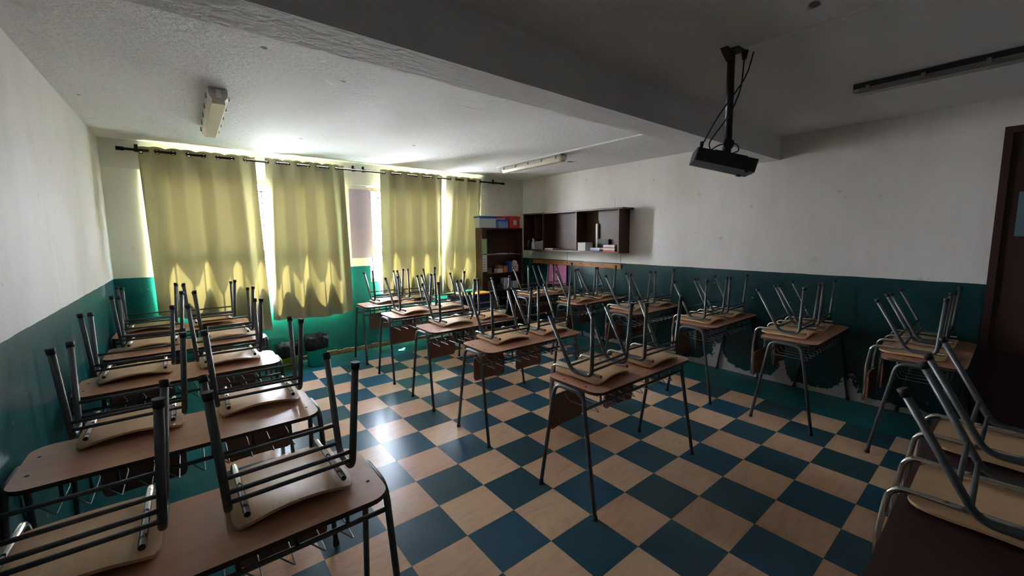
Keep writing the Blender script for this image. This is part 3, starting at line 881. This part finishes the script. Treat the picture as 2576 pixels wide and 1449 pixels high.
MB().slab(rrect(-.11, -.030, .11, .030, .01, 3), 0, .17).build('body', M_CLEAR, t2)
MB().slab(rrect(-.12, -.035, .12, .035, .01, 3), .17, .205).build('lid', M_RED, t2)
rb = crate(3.005, 3.265, 3.885, 1.8005, .200, M_RED, M_RED, 'bright red storage box with a white label on the bookcase')
MB().box((-.035, -.0785, .05), (.035, -.0755, .14)).build('white_label', M_PAPER, rb)
# clutter on the shelves
def clutter_box(x, z, w, d, h, m, lab, name='small_box', cat='box', rz=0.0):
    d = min(d, .125)
    return tag(MB().slab(rrect(-w / 2, -d / 2, w / 2, d / 2, min(w, d) * .12, 2), 0, h).build(name, m, None, (x, by0 + .03 + d / 2, z + .0005), (0, 0, rz)), lab, cat, 'things lying on the bookcase shelves')
clutter_box(2.62, 1.34, .20, .16, .012, M_CLEAR, 'crumpled plastic sleeve on the upper bookcase shelf', 'plastic_sleeve', 'sleeve')
clutter_box(2.86, 1.34, .22, .16, .018, M_CLEAR, 'flat shiny folder in the middle of the upper shelf', 'folder', 'folder')
clutter_box(3.06, 1.34, .14, .16, .010, M_PURPLE, 'lilac folder at the right of the upper shelf', 'folder', 'folder')
clutter_box(2.57, 1.02, .10, .10, .09, M_GREYB, 'grey tin at the left of the second shelf', 'tin', 'tin')
clutter_box(2.80, 1.02, .12, .12, .07, M_PAPER, 'white card box on the second shelf', 'card_box')
clutter_box(2.80, 1.0905, .09, .10, .06, M_BROWNB, 'brown card box on top of the white card box', 'card_box')
clutter_box(2.92, 1.02, .08, .12, .11, M_ORANGE, 'orange tin on the second bookcase shelf', 'tin', 'tin')
clutter_box(3.01, 1.02, .055, .10, .19, M_BLUE, 'upright blue carton on the second bookcase shelf', 'carton', 'carton')
tag(MB().lathe([(0, 0), (.065, .0), (.078, .05), (.072, .12), (.05, .17), (.03, .20), (0, .205)], (3.16, by0 + .095, 1.0205), 14).build('patterned_bag', M_PAPER), 'white bag with red spots at the right of the second shelf', 'bag')
pb = bpy.data.objects['patterned_bag']
for (a, zz) in ((-1.9, .09), (-1.3, .06), (-1.55, .14)):
    MB().lathe([(0, .004), (.012, .003), (.016, 0)], (0, 0, 0), 8).build('red_spot', M_RED, pb, (3.16 + .077 * math.cos(a), by0 + .095 + .077 * math.sin(a), 1.02 + zz), (PI / 2, 0, a + PI / 2))
clutter_box(2.60, .72, .14, .14, .16, M_GREYB, 'grey box at the left of the third shelf', 'card_box')
clutter_box(2.78, .72, .12, .14, .10, M_NAVY, 'folded navy cloth on the third shelf', 'folded_cloth', 'cloth')
clutter_box(2.96, .72, .16, .14, .20, M_CLEAR, 'cloudy plastic tub on the third bookcase shelf', 'plastic_tub', 'tub')
clutter_box(3.14, .72, .12, .14, .13, M_PAPER, 'white carton at the right of the third shelf', 'carton', 'carton')
clutter_box(2.66, .42, .22, .16, .18, M_BROWNB, 'brown carton on the fourth bookcase shelf', 'carton', 'carton')
clutter_box(2.98, .42, .26, .16, .14, M_BLACK, 'black box on the fourth bookcase shelf', 'dark_box')
clutter_box(2.85, .06, .40, .18, .22, M_NAVY, 'dark crate on the lowest bookcase shelf', 'dark_crate', 'crate')

# dark low cupboard by the bookcase with coloured card on top
lc = thing('low_cupboard', (2.03, 3.68, 0), 'low dark cupboard beside the bookcase, coloured card on top', 'cupboard')
MB().box((-.29, -.22, .05), (.29, .22, .735)).build('body', M_NAVY, lc)
MB().box((-.31, -.24, .735), (.31, .24, .755)).build('top_board', M_DARKWOOD, lc)
MB().box((-.28, -.232, .08), (-.005, -.22, .72)).build('door', M_NAVY, lc); MB().box((.005, -.232, .08), (.28, -.22, .72)).build('door', M_NAVY, lc)
MB().box((-.27, -.20, 0), (.27, .20, .05)).build('plinth', M_BLACK, lc)
tag(MB().box((-.24, -.10, 0), (.24, .10, .008)).build('yellow_card', M_YELLOW, None, (2.05, 3.56, .7635), (0, 0, .06)), 'yellow card lying on the pink card on the low cupboard', 'card')
tag(MB().box((-.25, -.11, 0), (.25, .11, .007)).build('pink_card', M_PINK, None, (2.03, 3.555, .756), (0, 0, -.03)), 'pink card under the yellow card on the low cupboard', 'card')
tag(MB().box((-.10, -.12, 0), (.10, .12, .010)).build('pale_green_paper', M_GREEN, None, (1.83, 3.79, .7555), (0, 0, .2)), 'pale green papers at the back left of the low cupboard', 'papers')

# ------------------------------------------------------------------ waste bins
def bin_(x, y, h, r0, r1, m, lab, seed, bagh):
    t = thing('waste_bin', (x, y, 0), lab, 'bin')
    MB().lathe([(0, 0), (r0, 0), (r1, h), (r1 + .008, h), (r1 + .008, h - .012), (r1 - .002, h - .012)], n=28).build('bucket', m, t)
    rnd = random.Random(seed)
    # bag folded over the rim: lumpy ring
    n = 48; vs = []; fs = []
    offs = [rnd.uniform(-1, 1) for _ in range(n)]
    prof = [(-.004, h - bagh * .97, .2), (.005, h - bagh, .45), (.012, h - bagh * .93, .5), (.013, h - bagh * .5, .6), (.014, h + .0, .5), (.008, h + .020, .9), (-.014, h + .014, .9), (-.030, h - .05, .5), (-.05, h - .10, .2), (-.085, h - .12, .0)]
    for (dr_, z, k) in prof:
        for i in range(n):
            a = 2 * PI * i / n
            w = offs[i] * .005 * k + .004 * k * math.sin(a * 9 + seed + z * 60)
            tpr = r0 + (r1 - r0) * min(1, z / h)
            rr = tpr + dr_ + w
            vs.append((rr * math.cos(a), rr * math.sin(a), z + (.012 * math.sin(a * 2 + seed * 2) if z < h - bagh * .8 else .010 * k * math.sin(a * 5 + seed) + offs[i] * .005 * k)))
    for j in range(len(prof) - 1):
        for i in range(n):
            i2 = (i + 1) % n
            fs.append((j * n + i, j * n + i2, (j + 1) * n + i2, (j + 1) * n + i))
    fs.append(tuple((len(prof) - 1) * n + i for i in range(n)))
    MB().add(vs, fs, True).build('bin_bag', M_BAG, t)
    return t
bin_(-.195, 3.93, .37, .105, .140, M_BINT, 'turquoise waste bin lined with a black bag', 2, .155)
bin_(-.520, 3.99, .30, .095, .125, M_BINY, 'yellow waste bin with a dark bag, left of the turquoise bin', 5, .14)
